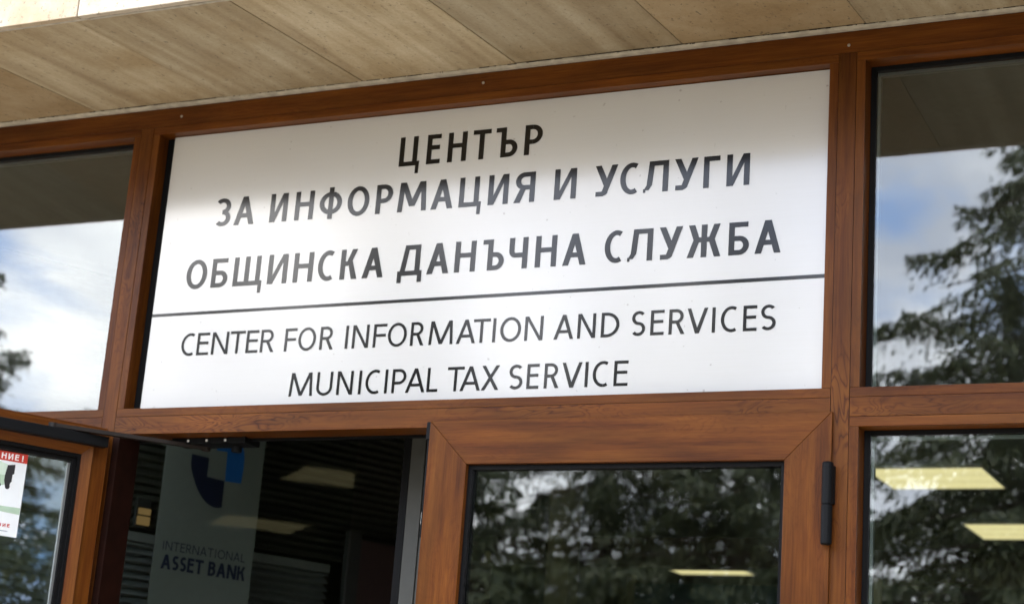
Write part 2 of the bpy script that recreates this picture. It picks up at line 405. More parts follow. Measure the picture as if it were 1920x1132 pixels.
b.hexa([(XC0, YE+0.02, ZE+0.034), (XC1, YE+0.02, ZE+0.034), (XC1, 0.12, ZW+0.042), (XC0, 0.12, ZW+0.042),
        (XC0, YE+0.02, 3.9), (XC1, YE+0.02, 3.9), (XC1, 0.12, 3.9), (XC0, 0.12, 3.9)])
ch(b.build('concrete_slab', MORTAR), canopy)
b = MB()
xs = [-7.0, -6.1, -5.2, -4.32, -3.42, -2.9, -2.28, -1.675, -0.9, 0.0, 0.9, 1.8, 2.7, 3.6, 4.5, 5.4, 6.3, 7.0]
for a, c in zip(xs[:-1], xs[1:]):
    j = random.uniform(-0.0015, 0.0015)
    b.box(a+0.0012, c-0.0012, YE+j, YE+0.0175, ZE+random.uniform(-0.001, 0.001), 3.86)
ch(b.build('fascia', FASCIA, bevel=0.002), canopy)
# worn mortar lip between the fascia and the soffit slabs
b = MB()
nx = 220
for i in range(nx):
    a = XC0+(XC1-XC0)*i/nx; c = XC0+(XC1-XC0)*(i+1)/nx
    j = random.uniform(0.0, 0.003)
    b.box(a, c, YE+0.0185, YE+0.0272, ZE-0.0005+j, ZE+0.033)
ch(b.build('mortar_lip', PLASTER), canopy)
b = MB()                                                    # dirt that has gathered in the joint over the trim
for i in range(420):
    x = random.uniform(XC0*0.55, XC1*0.3); l_ = random.choice([random.uniform(0.002, 0.008), random.uniform(0.004, 0.03)])
    b.box(x, x+l_, -0.0186, -0.0166, 3.3035-random.uniform(0, 0.002), 3.3048)
b.box(XC0, XC1, -0.0172, -0.0158, 3.3030, 3.3054)
ch(b.build('joint_dirt', MORTAR), canopy)
# rounded plaster trim between soffit and frame
b = MB()
prof = [(-0.0125, 3.2963), (-0.0165, 3.2985), (-0.018, 3.302), (-0.0165, 3.3055), (-0.0125, 3.3085), (0.0, 3.3085), (0.0, 3.2963)]
nx = 200
ringv = []
for i in range(nx+1):
    x = XC0+(XC1-XC0)*i/nx
    ringv.append([(x, y+random.uniform(-0.0004, 0.0004)*(1 if k < 5 else 0), z+random.uniform(-0.0006, 0.0006)*(1 if 0 < k < 4 else 0)) for k, (y, z) in enumerate(prof)])
for i in range(nx):
    for k in range(len(prof)):
        l = (k+1) % len(prof)
        b.face([ringv[i][k], ringv[i+1][k], ringv[i+1][l], ringv[i][l]])
ob = b.build('plaster_trim', PLASTER, fix=False)
bm = bmesh.new(); bm.from_mesh(ob.data); bmesh.ops.remove_doubles(bm, verts=bm.verts, dist=1e-5); bmesh.ops.recalc_face_normals(bm, faces=bm.faces); bm.to_mesh(ob.data); bm.free()
ch(ob, canopy)

# upper wall of the building and the side walls beside the glazing
building = empty('building_wall', (0, 0.2, 0), 'pale rendered building wall around and above the glazed entrance', 'wall')
b = MB(); b.box(-14, 14, 0.125, 0.5, 3.47, 8.0); ch(b.build('upper_wall', CONC), building)
b = MB(); b.box(-14, -4.02, -0.0, 0.5, 0.0, 3.29); ch(b.build('side_wall', CONC), building)
b = MB(); b.box(2.1, 14, -0.0, 0.5, 0.0, 3.29); ch(b.build('side_wall', CONC), building)

# ------------------------------------------------------------------ wooden glazed front
front = empty('glazed_entrance', (0, 0, 0), 'brown wood grain entrance glazing with fixed windows and a double door, left leaf open', 'shopfront')
MW = 0.08557                                                # width of a mullion
XL2, XL1 = -1.90, -1.90-MW                                  # left mullion
XR1, XR2 = 0.0, MW                                          # right mullion
XFL, XFR = -3.9, 2.0
ZT, ZTB, ZTD = 2.45, 2.363, 2.3815                          # transom top, bottom beside and above the door
ZH, ZHT = 3.2214, 3.2957                                    # header
BW = 0.0216
g = 0.0004
def bars(spec, name, mat, bevel=0.0009, parent=None):
    bb = MB()
    for s in spec: bb.box(*s)
    return bb.build(name, mat, parent or front, bevel=bevel)
def beads(par, lst, mat):
    for s in lst:
        bb = MB(); bb.box(*s); bb.build('glazing_bead', mat, par, bevel=0.0009)
# header rail
hdr = bars([(XFL-0.09, XFR+0.09, 0.0, 0.09, ZH+BW+g, ZHT)], 'header_rail', WX)
beads(hdr, [(XFL, XL1+BW-g, 0.0003, 0.052, ZH, ZH+BW-g), (XL2-BW+g, XR1+BW-g, 0.0003, 0.052, ZH, ZH+BW-g), (XR2-BW+g, XFR, 0.0003, 0.052, ZH, ZH+BW-g)], WX)
bb = MB(); bb.box(XFL, XFR, 0.054, 0.088, ZH+0.002, ZH+BW); bb.build('rebate_strip', GASKET, hdr)
for x, z in ((-1.835, 3.268), (-0.906, 3.269), (0.0445, 3.262), (-2.86, 3.268), (1.0, 3.266)):
    bb = MB(); bb.tube((x, 0.0005, z), (x, -0.0015, z), 0.0042, 12, r2=0.003)
    bb.tube((x, -0.0015, z), (x, -0.0019, z), 0.0014, 8); bb.build('screw_head', STEEL, hdr)
# mullions: a core down to the floor, beads between the transoms
def mullion(x1, x2, left_full, right_full):
    core = bars([(x1+BW+g, x2-BW-g, -0.0004, 0.09, 0.02, ZH+BW-g)], 'mullion', WZF)
    lst = []
    for side in (0, 1):
        a, c = (x1, x1+BW-g) if side == 0 else (x2-BW+g, x2)
        lst.append((a, c, 0.0003, 0.052, ZT+g, ZH-g))
        full = left_full if side == 0 else right_full
        if full: lst.append((a, c, 0.0003, 0.052, 0.02, ZTB-g))
        bb = None
    beads(core, lst, WZ)
    bb = MB(); bb.box(x1+0.002, x1+BW, 0.054, 0.088, 0.02, ZH-0.001); bb.box(x2-BW, x2-0.002, 0.054, 0.088, 0.02, ZH-0.001)
    bb.build('rebate_strip', GASKET, core)
    return core
ml = mullion(XL1, XL2, True, False)
mr = mullion(XR1, XR2, False, True)
mullion(XFL-MW, XFL, False, True); mullion(XFR, XFR+MW, True, False)
# jambs behind the door leaves
bb = MB(); bb.box(XL2-BW+g, XL2, 0.0003, 0.088, 0.02, ZTD-g); bb.build('door_jamb', plain('jamb_seal_painted_shade', (0.015, 0.0042, 0.0022), 0.6, spec=0.15, var=0.3, scale=25), ml, bevel=0.0009)  # left jamb near-black: its seal plus the shade behind the leaf, painted in
bb = MB(); bb.box(XR1, XR1+BW-g, 0.0003, 0.088, 0.02, ZTD-g); bb.build('door_jamb', WZ, mr, bevel=0.0009)
# transoms
def transom(x1, x2, zb, bx1, bx2, botbead=True):
    if botbead:
        core = bars([(x1, x2, -0.0002, 0.09, zb+BW+g, ZT-BW-g)], 'transom', WXF)
        beads(core, [(x1, x2, 0.0002, 0.052, ZT-BW+g, ZT), (x1, x2, 0.0002, 0.052, zb, zb+BW-g)], WX)
    else:
        core = bars([(x1, x2, -0.0002, 0.082, zb, ZT-BW-g)], 'transom', WXF)
        beads(core, [(x1, x2, 0.0002, 0.052, ZT-BW+g, ZT)], WX)
        bb = MB(); bb.box(x1, x2, 0.0825, 0.094, zb-0.006, ZT-BW); bb.build('door_seal', GASKET, core)
    bb = MB(); bb.box(x1+0.001, x2-0.001, 0.054, 0.080, ZT-BW, ZT-0.002)
    if botbead: bb.box(x1+0.001, x2-0.001, 0.054, 0.080, zb+0.002, zb+BW)
    bb.build('rebate_strip', GASKET, core)
    return core
tr_mid = transom(XL2-BW+g*2, XR1+BW-g*2, ZTD, XL2, XR1, False)
transom(XFL-BW, XL1+BW-g*2, ZTB, XFL, XL1); transom(XR2-BW+g*2, XFR+BW, ZTB, XR2, XFR)

# fixed windows: gasket frame > pane, spacer
YG = 0.0515
def window(x0, x1, z0, z1, label=None):
    gw = 0.0135
    bb = MB()
    bb.box(x0, x0+gw, 0.0475, 0.075, z0, z1); bb.box(x1-gw, x1, 0.0475, 0.075, z0, z1)
    bb.box(x0+gw, x1-gw, 0.0475, 0.075, z1-0.011, z1); bb.box(x0+gw, x1-gw, 0.0475, 0.075, z0, z0+0.0015)
    wn = bb.build('window', GASKET, front, bevel=0.001)
    if label: wn['label'] = label
    bb = MB(); bb.box(x0+gw-0.002, x1-gw+0.002, YG, YG+0.006, z0+0.001, z1-0.009); bb.build('pane', GLASS, wn)
    bb = MB()
    for xa in (x0+gw, x1-gw-0.007): bb.box(xa, xa+0.007, YG+0.0075, YG+0.02, z0+0.002, z1-0.012)
    bb.box(x0+gw+0.007, x1-gw-0.007, YG+0.0075, YG+0.02, z1-0.021, z1-0.013)
    bb.build('spacer_bar', SPACER, wn)
    return wn
window(XFL, XL1, ZT, ZH); window(XR2, XFR, ZT, ZH)
window(XFL, XL1, 0.10, ZTB); window(XR2, XFR, 0.10, ZTB)
bars([(XFL, XL1, 0.0, 0.08, 0.02, 0.0995)], 'bottom_rail', WX); bars([(XR2, XFR, 0.0, 0.08, 0.02, 0.0995)], 'bottom_rail', WX)

# doors ------------------------------------------------------------------
FW = 0.106
def door_leaf(wd, hinge_left, name_label, FW=FW):
    """built closed in its own frame: x from the hinge edge 0..wd (mirrored when hinged right), y outward negative"""
    H0, H1 = 0.03, 2.3955
    def q(poly, y0, y1, mi, bb): bb.prism([((x if hinge_left else -x), z) for x, z in poly], y0, y1, mi)
    bb = MB()
    gp = 0.0003
    # outer flange ring with mitred corners, then the body behind it
    for (y0, y1, e, i) in ((-0.0085, -0.0006, 0.0, FW), (0.0, 0.044, 0.0145, FW)):
        x0, x1, z0, z1 = e, wd-e, H0+(0 if e == 0 else 0.0), H1-e
        xi0, xi1, zi0, zi1 = i, wd-i, H0+i, H1-i
        q([(x0, z0), (xi0, zi0), (xi0, zi1), (x0+0, z1)], y0, y1, 1, bb)
        q([(x1, z0), (x1, z1), (xi1, zi1), (xi1, zi0)], y0, y1, 1, bb)
        q([(x0+gp*2, z1), (xi0+gp, zi1+gp), (xi1-gp, zi1+gp), (x1-gp*2, z1)], y0, y1-0.00005, 0, bb)
        q([(x0+gp*2, z0), (x1-gp*2, z0), (xi1-gp, zi0-gp), (xi0+gp, zi0-gp)], y0, y1-0.00005, 0, bb)
    dr = bb.build('door', [WX, WZ], front, bevel=0.0008, seg=1)
    dr['label'] = name_label
    # gaskets
    bb = MB(); i = FW; gw = 0.011
    def bx(xa, xb, y0, y1, z0, z1, mb):
        if not hinge_left: xa, xb = -xb, -xa
        mb.box(xa, xb, y0, y1, z0, z1)
    for (y0, y1) in ((0.005, 0.0165), (0.0225, 0.036)):
        for (xa, xb) in ((i, i+gw), (wd-i-gw, wd-i)): bx(xa, xb, y0, y1, H0+i, H1-i, bb)
        bx(i+gw, wd-i-gw, y0, y1, H1-i-gw, H1-i, bb); bx(i+gw, wd-i-gw, y0, y1, H0+i, H0+i+gw, bb)
    bb.build('glazing_gasket', GASKET, dr, bevel=0.0008)
    bb = MB(); bx(i+0.001, wd-i-0.001, 0.0167, 0.0223, H0+i+0.001, H1-i-0.001, bb); bb.build('pane', GLASS, dr)
    return dr
# right leaf, closed (hinged at the right mullion)
XD = 0.0290
dr = door_leaf(0.998, False, 'closed right door leaf')
dr.location = (XD, 0, 0)
ZHG = (2.105, 2.2785)
bb = MB()
zm = ZHG[0]+0.083
hx, hy = -0.0035, -0.021
bb.tube((hx, hy, ZHG[0]), (hx, hy, zm-0.0012), 0.0122, 20); bb.tube((hx, hy, zm+0.0012), (hx, hy, ZHG[1]), 0.0122, 20)
bb.tube((hx, hy, zm-0.0013), (hx, hy, zm+0.0013), 0.0102, 16)
bb.tube((hx, hy, ZHG[1]), (hx, hy, ZHG[1]+0.0028), 0.0122, 20, r2=0.0098); bb.tube((hx, hy, ZHG[0]-0.0028), (hx, hy, ZHG[0]), 0.0098, 20, r2=0.0122)
bb.box(hx-0.004, hx+0.004, hy, -0.0088, ZHG[0]+0.004, zm-0.003); bb.box(hx+0.001, hx+0.012, hy+0.009, -0.001, zm+0.004, ZHG[1]-0.004)
bb.build('hinge', BLACKM, dr, bevel=0.0006, seg=1)
bb = MB()                                                   # dark edge plate with its lock keeps on the free edge
bb.box(-1.013, -1.001, 0.012, 0.030, 2.118, 2.372); bb.box(-1.010, -0.9985, -0.004, 0.006, 2.352, 2.3945)
bb.build('edge_plate', BLACKM, dr, bevel=0.0008)
bb = MB(); bb.box(-1.0145, -1.0132, 0.0135, 0.024, 2.150, 2.178); bb.box(-1.0055, -1.003, 0.0105, 0.0118, 2.148, 2.176)
bb.box(-1.0075, -1.004, 0.0105, 0.0118, 2.128, 2.132); bb.build('lock_keep', STEEL, dr)
# left leaf, swung open outwards
TH = rad(-115.6)
dl = door_leaf(0.955, True, 'left door leaf standing open outwards', 0.095)
dl.location = (-1.930, -0.030, 0); dl.rotation_euler = (0, 0, TH)
# move the pivot so that the hinge axis lies at the barrel: the leaf edge starts 13 mm before it
off = Matrix.Translation((-0.019, -0.0135, 0))
def shift(o):
    o.data.transform(off)
for o in [dl]+[c for c in dl.children]: shift(o)
for k in (2.105, 1.2, 0.25):
    bb = MB(); bb.tube((-0.01, -0.025, k), (-0.01, -0.025, k+0.173), 0.0122, 16); bb.build('hinge', BLACKM, dl)
# bright aluminium edge between the panes and the paler inner bead
bb = MB(); xa = 0.0758
bb.box(xa+0.0125, xa+0.0190, 0.0095, 0.0165, 0.15, 2.284); bb.build('spacer_bar', SPACER, dl)
bb = MB()
zt_ = 2.3355
bb.hexa([(0.061, 0.0308, 0.16), (0.087, 0.0308, 0.16), (0.087, 0.0318, 0.16), (0.061, 0.0418, 0.16), (0.061, 0.0308, zt_), (0.087, 0.0308, zt_-0.026), (0.087, 0.0318, zt_-0.026), (0.061, 0.0418, zt_)])
bb.hexa([(0.0615, 0.0308, zt_), (0.0875, 0.0308, zt_-0.026), (0.0875, 0.0318, zt_-0.026), (0.0615, 0.0418, zt_), (0.85, 0.0308, zt_), (0.85, 0.0308, zt_-0.026), (0.85, 0.0318, zt_-0.026), (0.85, 0.0418, zt_)], 1)
for v_ in range(len(bb.v)): bb.v[v_] = (bb.v[v_][0]-0.019, bb.v[v_][1], bb.v[v_][2])
bb.build('glazing_bead', [WZ, WX], dl)
bb = MB(); bb.box(0.0685, 0.0772, 0.0228, 0.0316, 0.16, 2.309); bb.box(0.0773, 0.83, 0.0228, 0.0316, 2.2993, 2.309); bb.build('glazing_gasket', GASKET, dl)
# door closer: body on the leaf, arm to a bracket on the frame
bb = MB(); bb.box(0.016, 0.34, 0.042, 0.072, 2.331, 2.359)
bb.build('door_closer', BLACKM, dl, bevel=0.003)
inv = (Matrix.Translation(dl.location) @ Matrix.Rotation(TH, 4, 'Z')).inverted()
bb = MB()
p0 = Vector((0.165, 0.050, 2.3655)); p1 = inv @ Vector((-1.700, 0.110, 2.3635))
def bar(mb, a, c, wd, th):
    d = (c-a); d.z = 0; d.normalize(); n = Vector((-d.y, d.x, 0))
    h = Vector((0, 0, th/2))
    mb.hexa([a-n*wd-h, c-n*wd-h, c+n*wd-h, a+n*wd-h, a-n*wd+h, c-n*wd+h, c+n*wd+h, a+n*wd+h])
bar(bb, p0, p1, 0.010, 0.010)
bb.tube(p0-Vector((0, 0, 0.008)), p0+Vector((0, 0, 0.006)), 0.012, 14)
bb.tube(p1-Vector((0, 0, 0.008)), p1+Vector((0, 0, 0.014)), 0.012, 14)
bb.build('closer_arm', plain('dark_bronze_arm', (0.02, 0.015, 0.013), 0.5, spec=0.2), dl, bevel=0.001)
bb = MB(); bb.box(-1.775, -1.545, 0.058, 0.128, 2.3655, 2.3812); bb.tube((-1.60, 0.105, 2.350), (-1.60, 0.105, 2.366), 0.014, 14)
bk = bb.build('closer_bracket', BLACKM, tr_mid, bevel=0.002)
bb = MB()
for x in (-1.722, -1.664, -1.606): bb.tube((x, 0.0578, 2.373), (x, 0.0566, 2.373), 0.0036, 10)
bb.build('bracket_screw', plain('zinc_screw', (0.8, 0.8, 0.78), 0.35, metal=0.4), tr_mid)

# ------------------------------------------------------------------ sign with its lettering
YS = 0.030
sign = empty('sign_panel', (-0.94, YS, ZT), 'satin white office sign with black Cyrillic and English lettering above the double door', 'sign')
XS0, XS1 = -1.8695, -0.0012
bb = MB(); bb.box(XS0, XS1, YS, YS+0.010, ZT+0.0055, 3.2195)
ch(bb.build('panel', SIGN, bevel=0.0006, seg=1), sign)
bb = MB(); bb.box(XS0-0.0305, XS0-0.0105, 0.042, 0.060, ZT+0.001, ZH-0.001); bb.box(XS0-0.010, XS0-0.001, 0.036, 0.060, ZT+0.001, ZH-0.012)
bb.box(XS0, XS1+0.001, YS+0.0125, 0.058, ZT+0.001, ZH)
ch(bb.build('backing_gasket', GASKET, bevel=0.0008), sign)

class Pen:
    """lettering made of flat pieces; each next piece lies a hair in front of the last"""
    def __init__(s, y): s.y = y; s.b = MB(); s.k = 0
    def poly(s, pts, to):
        y = s.y - 0.000012*(s.k % 40); s.k += 1
        s.b.face([to(x, z, y) for x, z in pts])
def V(x0, x1, y0, y1): return [(x0, y0), (x1, y0), (x1, y1), (x0, y1)]
def D(b0, b1, t0, t1, y0, y1): return [(b0, y0), (b1, y0), (t1, y1), (t0, y1)]
def ARC(cx, cz, rx, ry, s, t, a0, a1, n=None):
    n = n or max(6, int(abs(a1-a0)/9)); o = []; i = []
    for k in range(n+1):
        a = rad(a0+(a1-a0)*k/n)
        o.append((cx+rx*math.cos(a), cz+ry*math.sin(a))); i.append((cx+(rx-s)*math.cos(a), cz+(ry-t)*math.sin(a)))
    return [[o[k], o[k+1], i[k+1], i[k]] for k in range(n)]
def BOWL(a, x1, y0, y1, s, t, left=False):
    ry = (y1-y0)/2; rx = min(x1-a, ry*1.05) if not left else min(a-x1, ry*1.05)
    if not left:
        c = x1-rx; return [V(a, c, y1-t, y1), V(a, c, y0, y0+t)]+ARC(c, (y0+y1)/2, rx, ry, s, t, 90, -90)
    c = x1+rx; return [V(c, a, y1-t, y1), V(c, a, y0, y0+t)]+ARC(c, (y0+y1)/2, rx, ry, s, t, 90, 270)
def glyph(c, x0, x1, H, s, t):
    w_ = x1-x0; xm = (x0+x1)/2; o = []; ds = s*1.12
    if c in 'НH': o = [V(x0, x0+s, 0, H), V(x1-s, x1, 0, H), V(x0+s, x1-s, H*.47, H*.47+t)]
    elif c in 'ЕE': o = [V(x0, x0+s, 0, H), V(x0+s, x1, H-t, H), V(x0+s, x1-.06*w_, H*.48, H*.48+t), V(x0+s, x1, 0, t)]
    elif c == 'F': o = [V(x0, x0+s, 0, H), V(x0+s, x1, H-t, H), V(x0+s, x1-.06*w_, H*.45, H*.45+t)]
    elif c == 'Г': o = [V(x0, x0+s, 0, H), V(x0+s, x1, H-t, H)]
    elif c in 'ТT': o = [V(x0, x1, H-t, H), V(xm-s/2, xm+s/2, 0, H-t)]
    elif c in 'ЦЩ':
        o = [V(x0, x0+s, 0, H), V(x1-s, x1, t, H), V(x0+s, x1, 0, t), D(x1-s*.28, x1+s*.42, x1-s*.28, x1+s*.50, -.27*H, t)]
        if c == 'Щ': o.append(V(xm-s/2, xm+s/2, t, H))
    elif c == 'Ъ':
        a = x0+.24*w_; o = [V(x0, a, H-t, H), V(a, a+s, 0, H)]+BOWL(a+s, x1, 0, H*.58, s, t)
    elif c in 'РP': o = [V(x0, x0+s, 0, H)]+BOWL(x0+s, x1, H*.36, H, s, t)
    elif c == 'R': o = [V(x0, x0+s, 0, H)]+BOWL(x0+s, x1-.10*w_, H*.43, H, s, t)+[D(x1-ds*1.1, x1, x0+s+.22*w_, x0+s+.22*w_+ds, 0, H*.45)]
    elif c == 'Я': o = [V(x1-s, x1, 0, H)]+BOWL(x1-s, x0+.06*w_, H*.42, H, s, t, True)+[D(x0, x0+ds*1.1, x1-s-.22*w_-ds*.9, x1-s-.22*w_+ds*.1, 0, H*.44)]
    elif c in 'Б': o = [V(x0, x0+s, 0, H), V(x0+s, x1-.06*w_, H-t, H)]+BOWL(x0+s, x1, 0, H*.58, s, t)
    elif c == 'B': o = [V(x0, x0+s, 0, H)]+BOWL(x0+s, x1-.06*w_, H*.47, H, s, t)+BOWL(x0+s, x1, 0, H*.47+t, s, t)
    elif c == 'D': o = [V(x0, x0+s, 0, H), V(x0+s, x0+s+.12*w_, 0, t), V(x0+s, x0+s+.12*w_, H-t, H)]+ARC(x0+s+.12*w_, H/2, w_*.88-s, H/2, s, t, 90, -90)
    elif c in 'ОO': o = ARC(xm, H/2, w_/2, H/2+.012*H, s, t, 0, 360, 40)
    elif c in 'СC': o = ARC(x0+w_*.60, H/2, w_*.60, H/2+.012*H, s, t, 62, 298, 28)
    elif c == 'Ф': o = [V(xm-s/2, xm+s/2, -.04*H, H*1.06)]+ARC(xm, H*.51, w_/2, H*.39, s, t, 0, 360, 36)
    elif c == 'S':
        ry = (H+t)/4; rx = w_*.5
        o = ARC(xm+.03*w_, H-ry, rx*.97, ry, s, t, 38, 270)+ARC(xm, ry, rx, ry, s, t, 90, -142)
    elif c == 'З':
        ry = (H+t)/4; rx = w_*.54
        o = ARC(x1-rx-.03*w_, H-ry, rx, ry, s, t, 140, -90)+ARC(x1-rx, ry, rx, ry, s, t, 90, -138)
    elif c in 'АA':
        tw = ds*1.0; o = [D(x0, x0+ds, xm-tw/2, xm+tw/2, 0, H), D(x1-ds, x1, xm-tw/2, xm+tw/2, 0, H), V(x0+.24*w_, x1-.24*w_, H*.25, H*.25+t)]
    elif c in 'ИN':
        if c == 'И': o = [V(x0, x0+s, 0, H), V(x1-s, x1, 0, H), D(x0+s*.25, x0+s*1.15, x1-s*1.15, x1-s*.25, 0, H)]
        else: o = [V(x0, x0+s, 0, H), V(x1-s, x1, 0, H), D(x1-s*1.2, x1-s*.1, x0+s*.1, x0+s*1.2, 0, H)]
    elif c == 'M' or c == 'М':
        o = [D(x0, x0+s, x0+.06*w_, x0+.06*w_+s, 0, H), D(x1-s, x1, x1-.06*w_-s, x1-.06*w_, 0, H),
             D(xm-ds*.52, xm+ds*.52, x0+.06*w_+s*.1, x0+.06*w_+s*1.2, .02*H if c == 'M' else .18*H, H), D(xm-ds*.52, xm+ds*.52, x1-.06*w_-s*1.2, x1-.06*w_-s*.1, .02*H if c == 'M' else .18*H, H)]
    elif c == 'У':
        o = [D(x0+.30*w_, x0+.30*w_+ds, x1-ds, x1, .10*H, H), D(xm-.02*w_-ds*.3, xm-.02*w_+ds*.7, x0, x0+ds, .34*H, H), V(x0+.06*w_, x0+.30*w_+ds*.4, 0, t)]+ARC(x0+.30*w_, .17*H+.0*t, ds*1.15, .17*H, ds*.95, t, -90, -20)
    elif c == 'Л':
        o = [V(x1-s, x1, 0, H), V(x0+.24*w_, x1-s, H-t, H), D(x0+.13*w_, x0+.13*w_+s, x0+.22*w_, x0+.22*w_+s, H*.22, H)]+[D(x0+.02*w_, x0+.02*w_+s*.9, x0+.13*w_, x0+.13*w_+s, t*.5, H*.23), V(x0, x0+.10*w_, 0, t*.8)]
    elif c == 'Д':
        o = [V(x0, x1, 0, t), V(x0, x0+s*.85, -.23*H, 0), V(x1-s*.85, x1, -.23*H, 0), V(x1-.10*w_-s, x1-.10*w_, t, H), V(x0+.28*w_, x1-.1*w_-s, H-t, H), D(x0+.10*w_, x0+.10*w_+s, x0+.27*w_, x0+.27*w_+s*.95, t, H)]
    elif c == 'Ч':
        o = [V(x1-s, x1, 0, H), V(x0, x0+s, H*.60, H), V(x0+.30*w_, x1-s, H*.36, H*.36+t)]+ARC(x0+.34*w_, H*.60, .34*w_, H*.24, s, t, 180, 270)
    elif c in 'КK':
        ds = s*1.0; a = x0+s; o = [V(x0, a, 0, H), D(a+.02*w_, a+.02*w_+ds, x1-.05*w_-ds*1.1, x1-.05*w_, H*.47, H), D(x1-ds*1.15, x1, a+.14*w_, a+.14*w_+ds, 0, H*.60), V(a, a+.16*w_, H*.45, H*.45+t)]
    elif c == 'Ж':
        o = [V(xm-s/2, xm+s/2, 0, H), V(xm-.20*w_, xm+.20*w_, H*.46, H*.46+t),
             D(xm-.20*w_-ds*.5, xm-.20*w_+ds*.5, x0+.03*w_, x0+.03*w_+ds, H*.48, H), D(xm+.20*w_-ds*.5, xm+.20*w_+ds*.5, x1-.03*w_-ds, x1-.03*w_, H*.48, H),
             D(x0, x0+ds, xm-.22*w_-ds*.5, xm-.22*w_+ds*.5, 0, H*.54), D(x1-ds, x1, xm+.22*w_-ds*.5, xm+.22*w_+ds*.5, 0, H*.54)]
    elif c == 'V': o = [D(xm-ds*.55, xm+ds*.55, x0, x0+ds, 0, H), D(xm-ds*.55, xm+ds*.55, x1-ds, x1, 0, H)]
    elif c == 'X': o = [D(x0, x0+ds*1.1, x1-ds*1.1, x1, 0, H), D(x1-ds*1.1, x1, x0, x0+ds*1.1, 0, H)]
    elif c == 'I': o = [V(xm-s/2, xm+s/2, 0, H)]
    elif c == 'L': o = [V(x0, x0+s, 0, H), V(x0+s, x1, 0, t)]
    elif c == 'U': o = [V(x0, x0+s, H*.34, H), V(x1-s, x1, H*.34, H)]+ARC(xm, H*.34, w_/2, H*.34+.01*H, s, t, 180, 360)
    elif c == '!': o = [V(xm-s/2, xm+s/2, H*.3, H), V(xm-s/2, xm+s/2, 0, s)]
    return o
LINES = [
 ('Ц:-1.149--1.096 Е:-1.069--1.029 Н:-1.008--0.954 Т:-0.937--0.886 Ъ:-0.872--0.810 Р:-0.791--0.742', 3.0735, 0.0800, 0.0143, 0.0122),
 ('З:-1.702--1.654 А:-1.642--1.578 И:-1.529--1.475 Н:-1.451--1.394 Ф:-1.376--1.308 О:-1.291--1.226 Р:-1.206--1.157 М:-1.141--1.057 А:-1.044--0.981 Ц:-0.964--0.908 И:-0.882--0.826 Я:-0.810--0.753 И:-0.700--0.641 У:-0.592--0.532 С:-0.525--0.473 Л:-0.464--0.400 У:-0.385--0.325 Г:-0.311--0.270 И:-0.253--0.196', 2.9495, 0.0790, 0.0143, 0.0122),
 ('О:-1.773--1.707 Б:-1.692--1.640 Щ:-1.622--1.538 И:-1.514--1.454 Н:-1.435--1.376 С:-1.361--1.308 К:-1.293--1.242 А:-1.227--1.165 Д:-1.123--1.053 А:-1.039--0.977 Н:-0.961--0.903 Ъ:-0.884--0.824 Ч:-0.811--0.760 Н:-0.739--0.682 А:-0.665--0.603 С:-0.555--0.504 Л:-0.495--0.431 У:-0.415--0.356 Ж:-0.344--0.260 Б:-0.241--0.191 А:-0.177--0.114', 2.7790, 0.0800, 0.0143, 0.0122),
 ('C:-1.761--1.715 E:-1.711--1.673 N:-1.664--1.612 T:-1.607--1.561 E:-1.556--1.519 R:-1.512--1.469 F:-1.438--1.402 O:-1.397--1.344 R:-1.332--1.291 I:-1.259--1.246 N:-1.236--1.188 F:-1.175--1.137 O:-1.133--1.079 R:-1.068--1.029 M:-1.016--0.948 A:-0.939--0.886 T:-0.893--0.847 I:-0.842--0.829 O:-0.819--0.763 N:-0.753--0.704 A:-0.675--0.623 N:-0.613--0.566 D:-0.552--0.505 S:-0.475--0.439 E:-0.426--0.392 R:-0.380--0.340 V:-0.335--0.284 I:-0.276--0.263 C:-0.252--0.209 E:-0.198--0.165 S:-0.157--0.120', 2.5955, 0.0605, 0.0080, 0.0073),
 ('M:-1.409--1.339 U:-1.328--1.281 N:-1.268--1.221 I:-1.207--1.194 C:-1.185--1.139 I:-1.132--1.119 P:-1.109--1.069 A:-1.070--1.015 L:-1.010--0.979 T:-0.954--0.908 A:-0.918--0.862 X:-0.860--0.812 S:-0.787--0.749 E:-0.738--0.706 R:-0.692--0.653 V:-0.646--0.594 I:-0.588--0.576 C:-0.566--0.522 E:-0.512--0.476', 2.4765, 0.0610, 0.0080, 0.0073)]
def letter_obj(name, items, H, s, t, base, y, to, mat, k0=0):
    pen = Pen(y); pen.k = k0
    for c, a, e in items:
        for pl in glyph(c, a, e, H, s, t): pen.poly([(px, base+pz) for px, pz in pl], to)
    return pen.b.build(name, mat, fix=False)
for txt, base, H, s, t in LINES:
    items = []
    for tok in txt.split():
        c, r = tok.split(':'); sgn = r.index('-', 1)
        items.append((c, float(r[:sgn]), float(r[sgn+1:])))
    ch(letter_obj('lettering', items, H, s, t, base, YS-0.0006, lambda x, z, y: (x, y, z), VINYL), sign)
bb = MB(); bb.hexa([(XS0+0.001, YS-0.0008, 2.7065), (XS1-0.001, YS-0.0008, 2.7125), (XS1-0.001, YS-0.0003, 2.7125), (XS0+0.001, YS-0.0003, 2.7065),
                    (XS0+0.001, YS-0.0008, 2.7145), (XS1-0.001, YS-0.0008, 2.7215), (XS1-0.001, YS-0.0003, 2.7215), (XS0+0.001, YS-0.0003, 2.7145)])
ch(bb.build('divider_line', VINYL), sign)

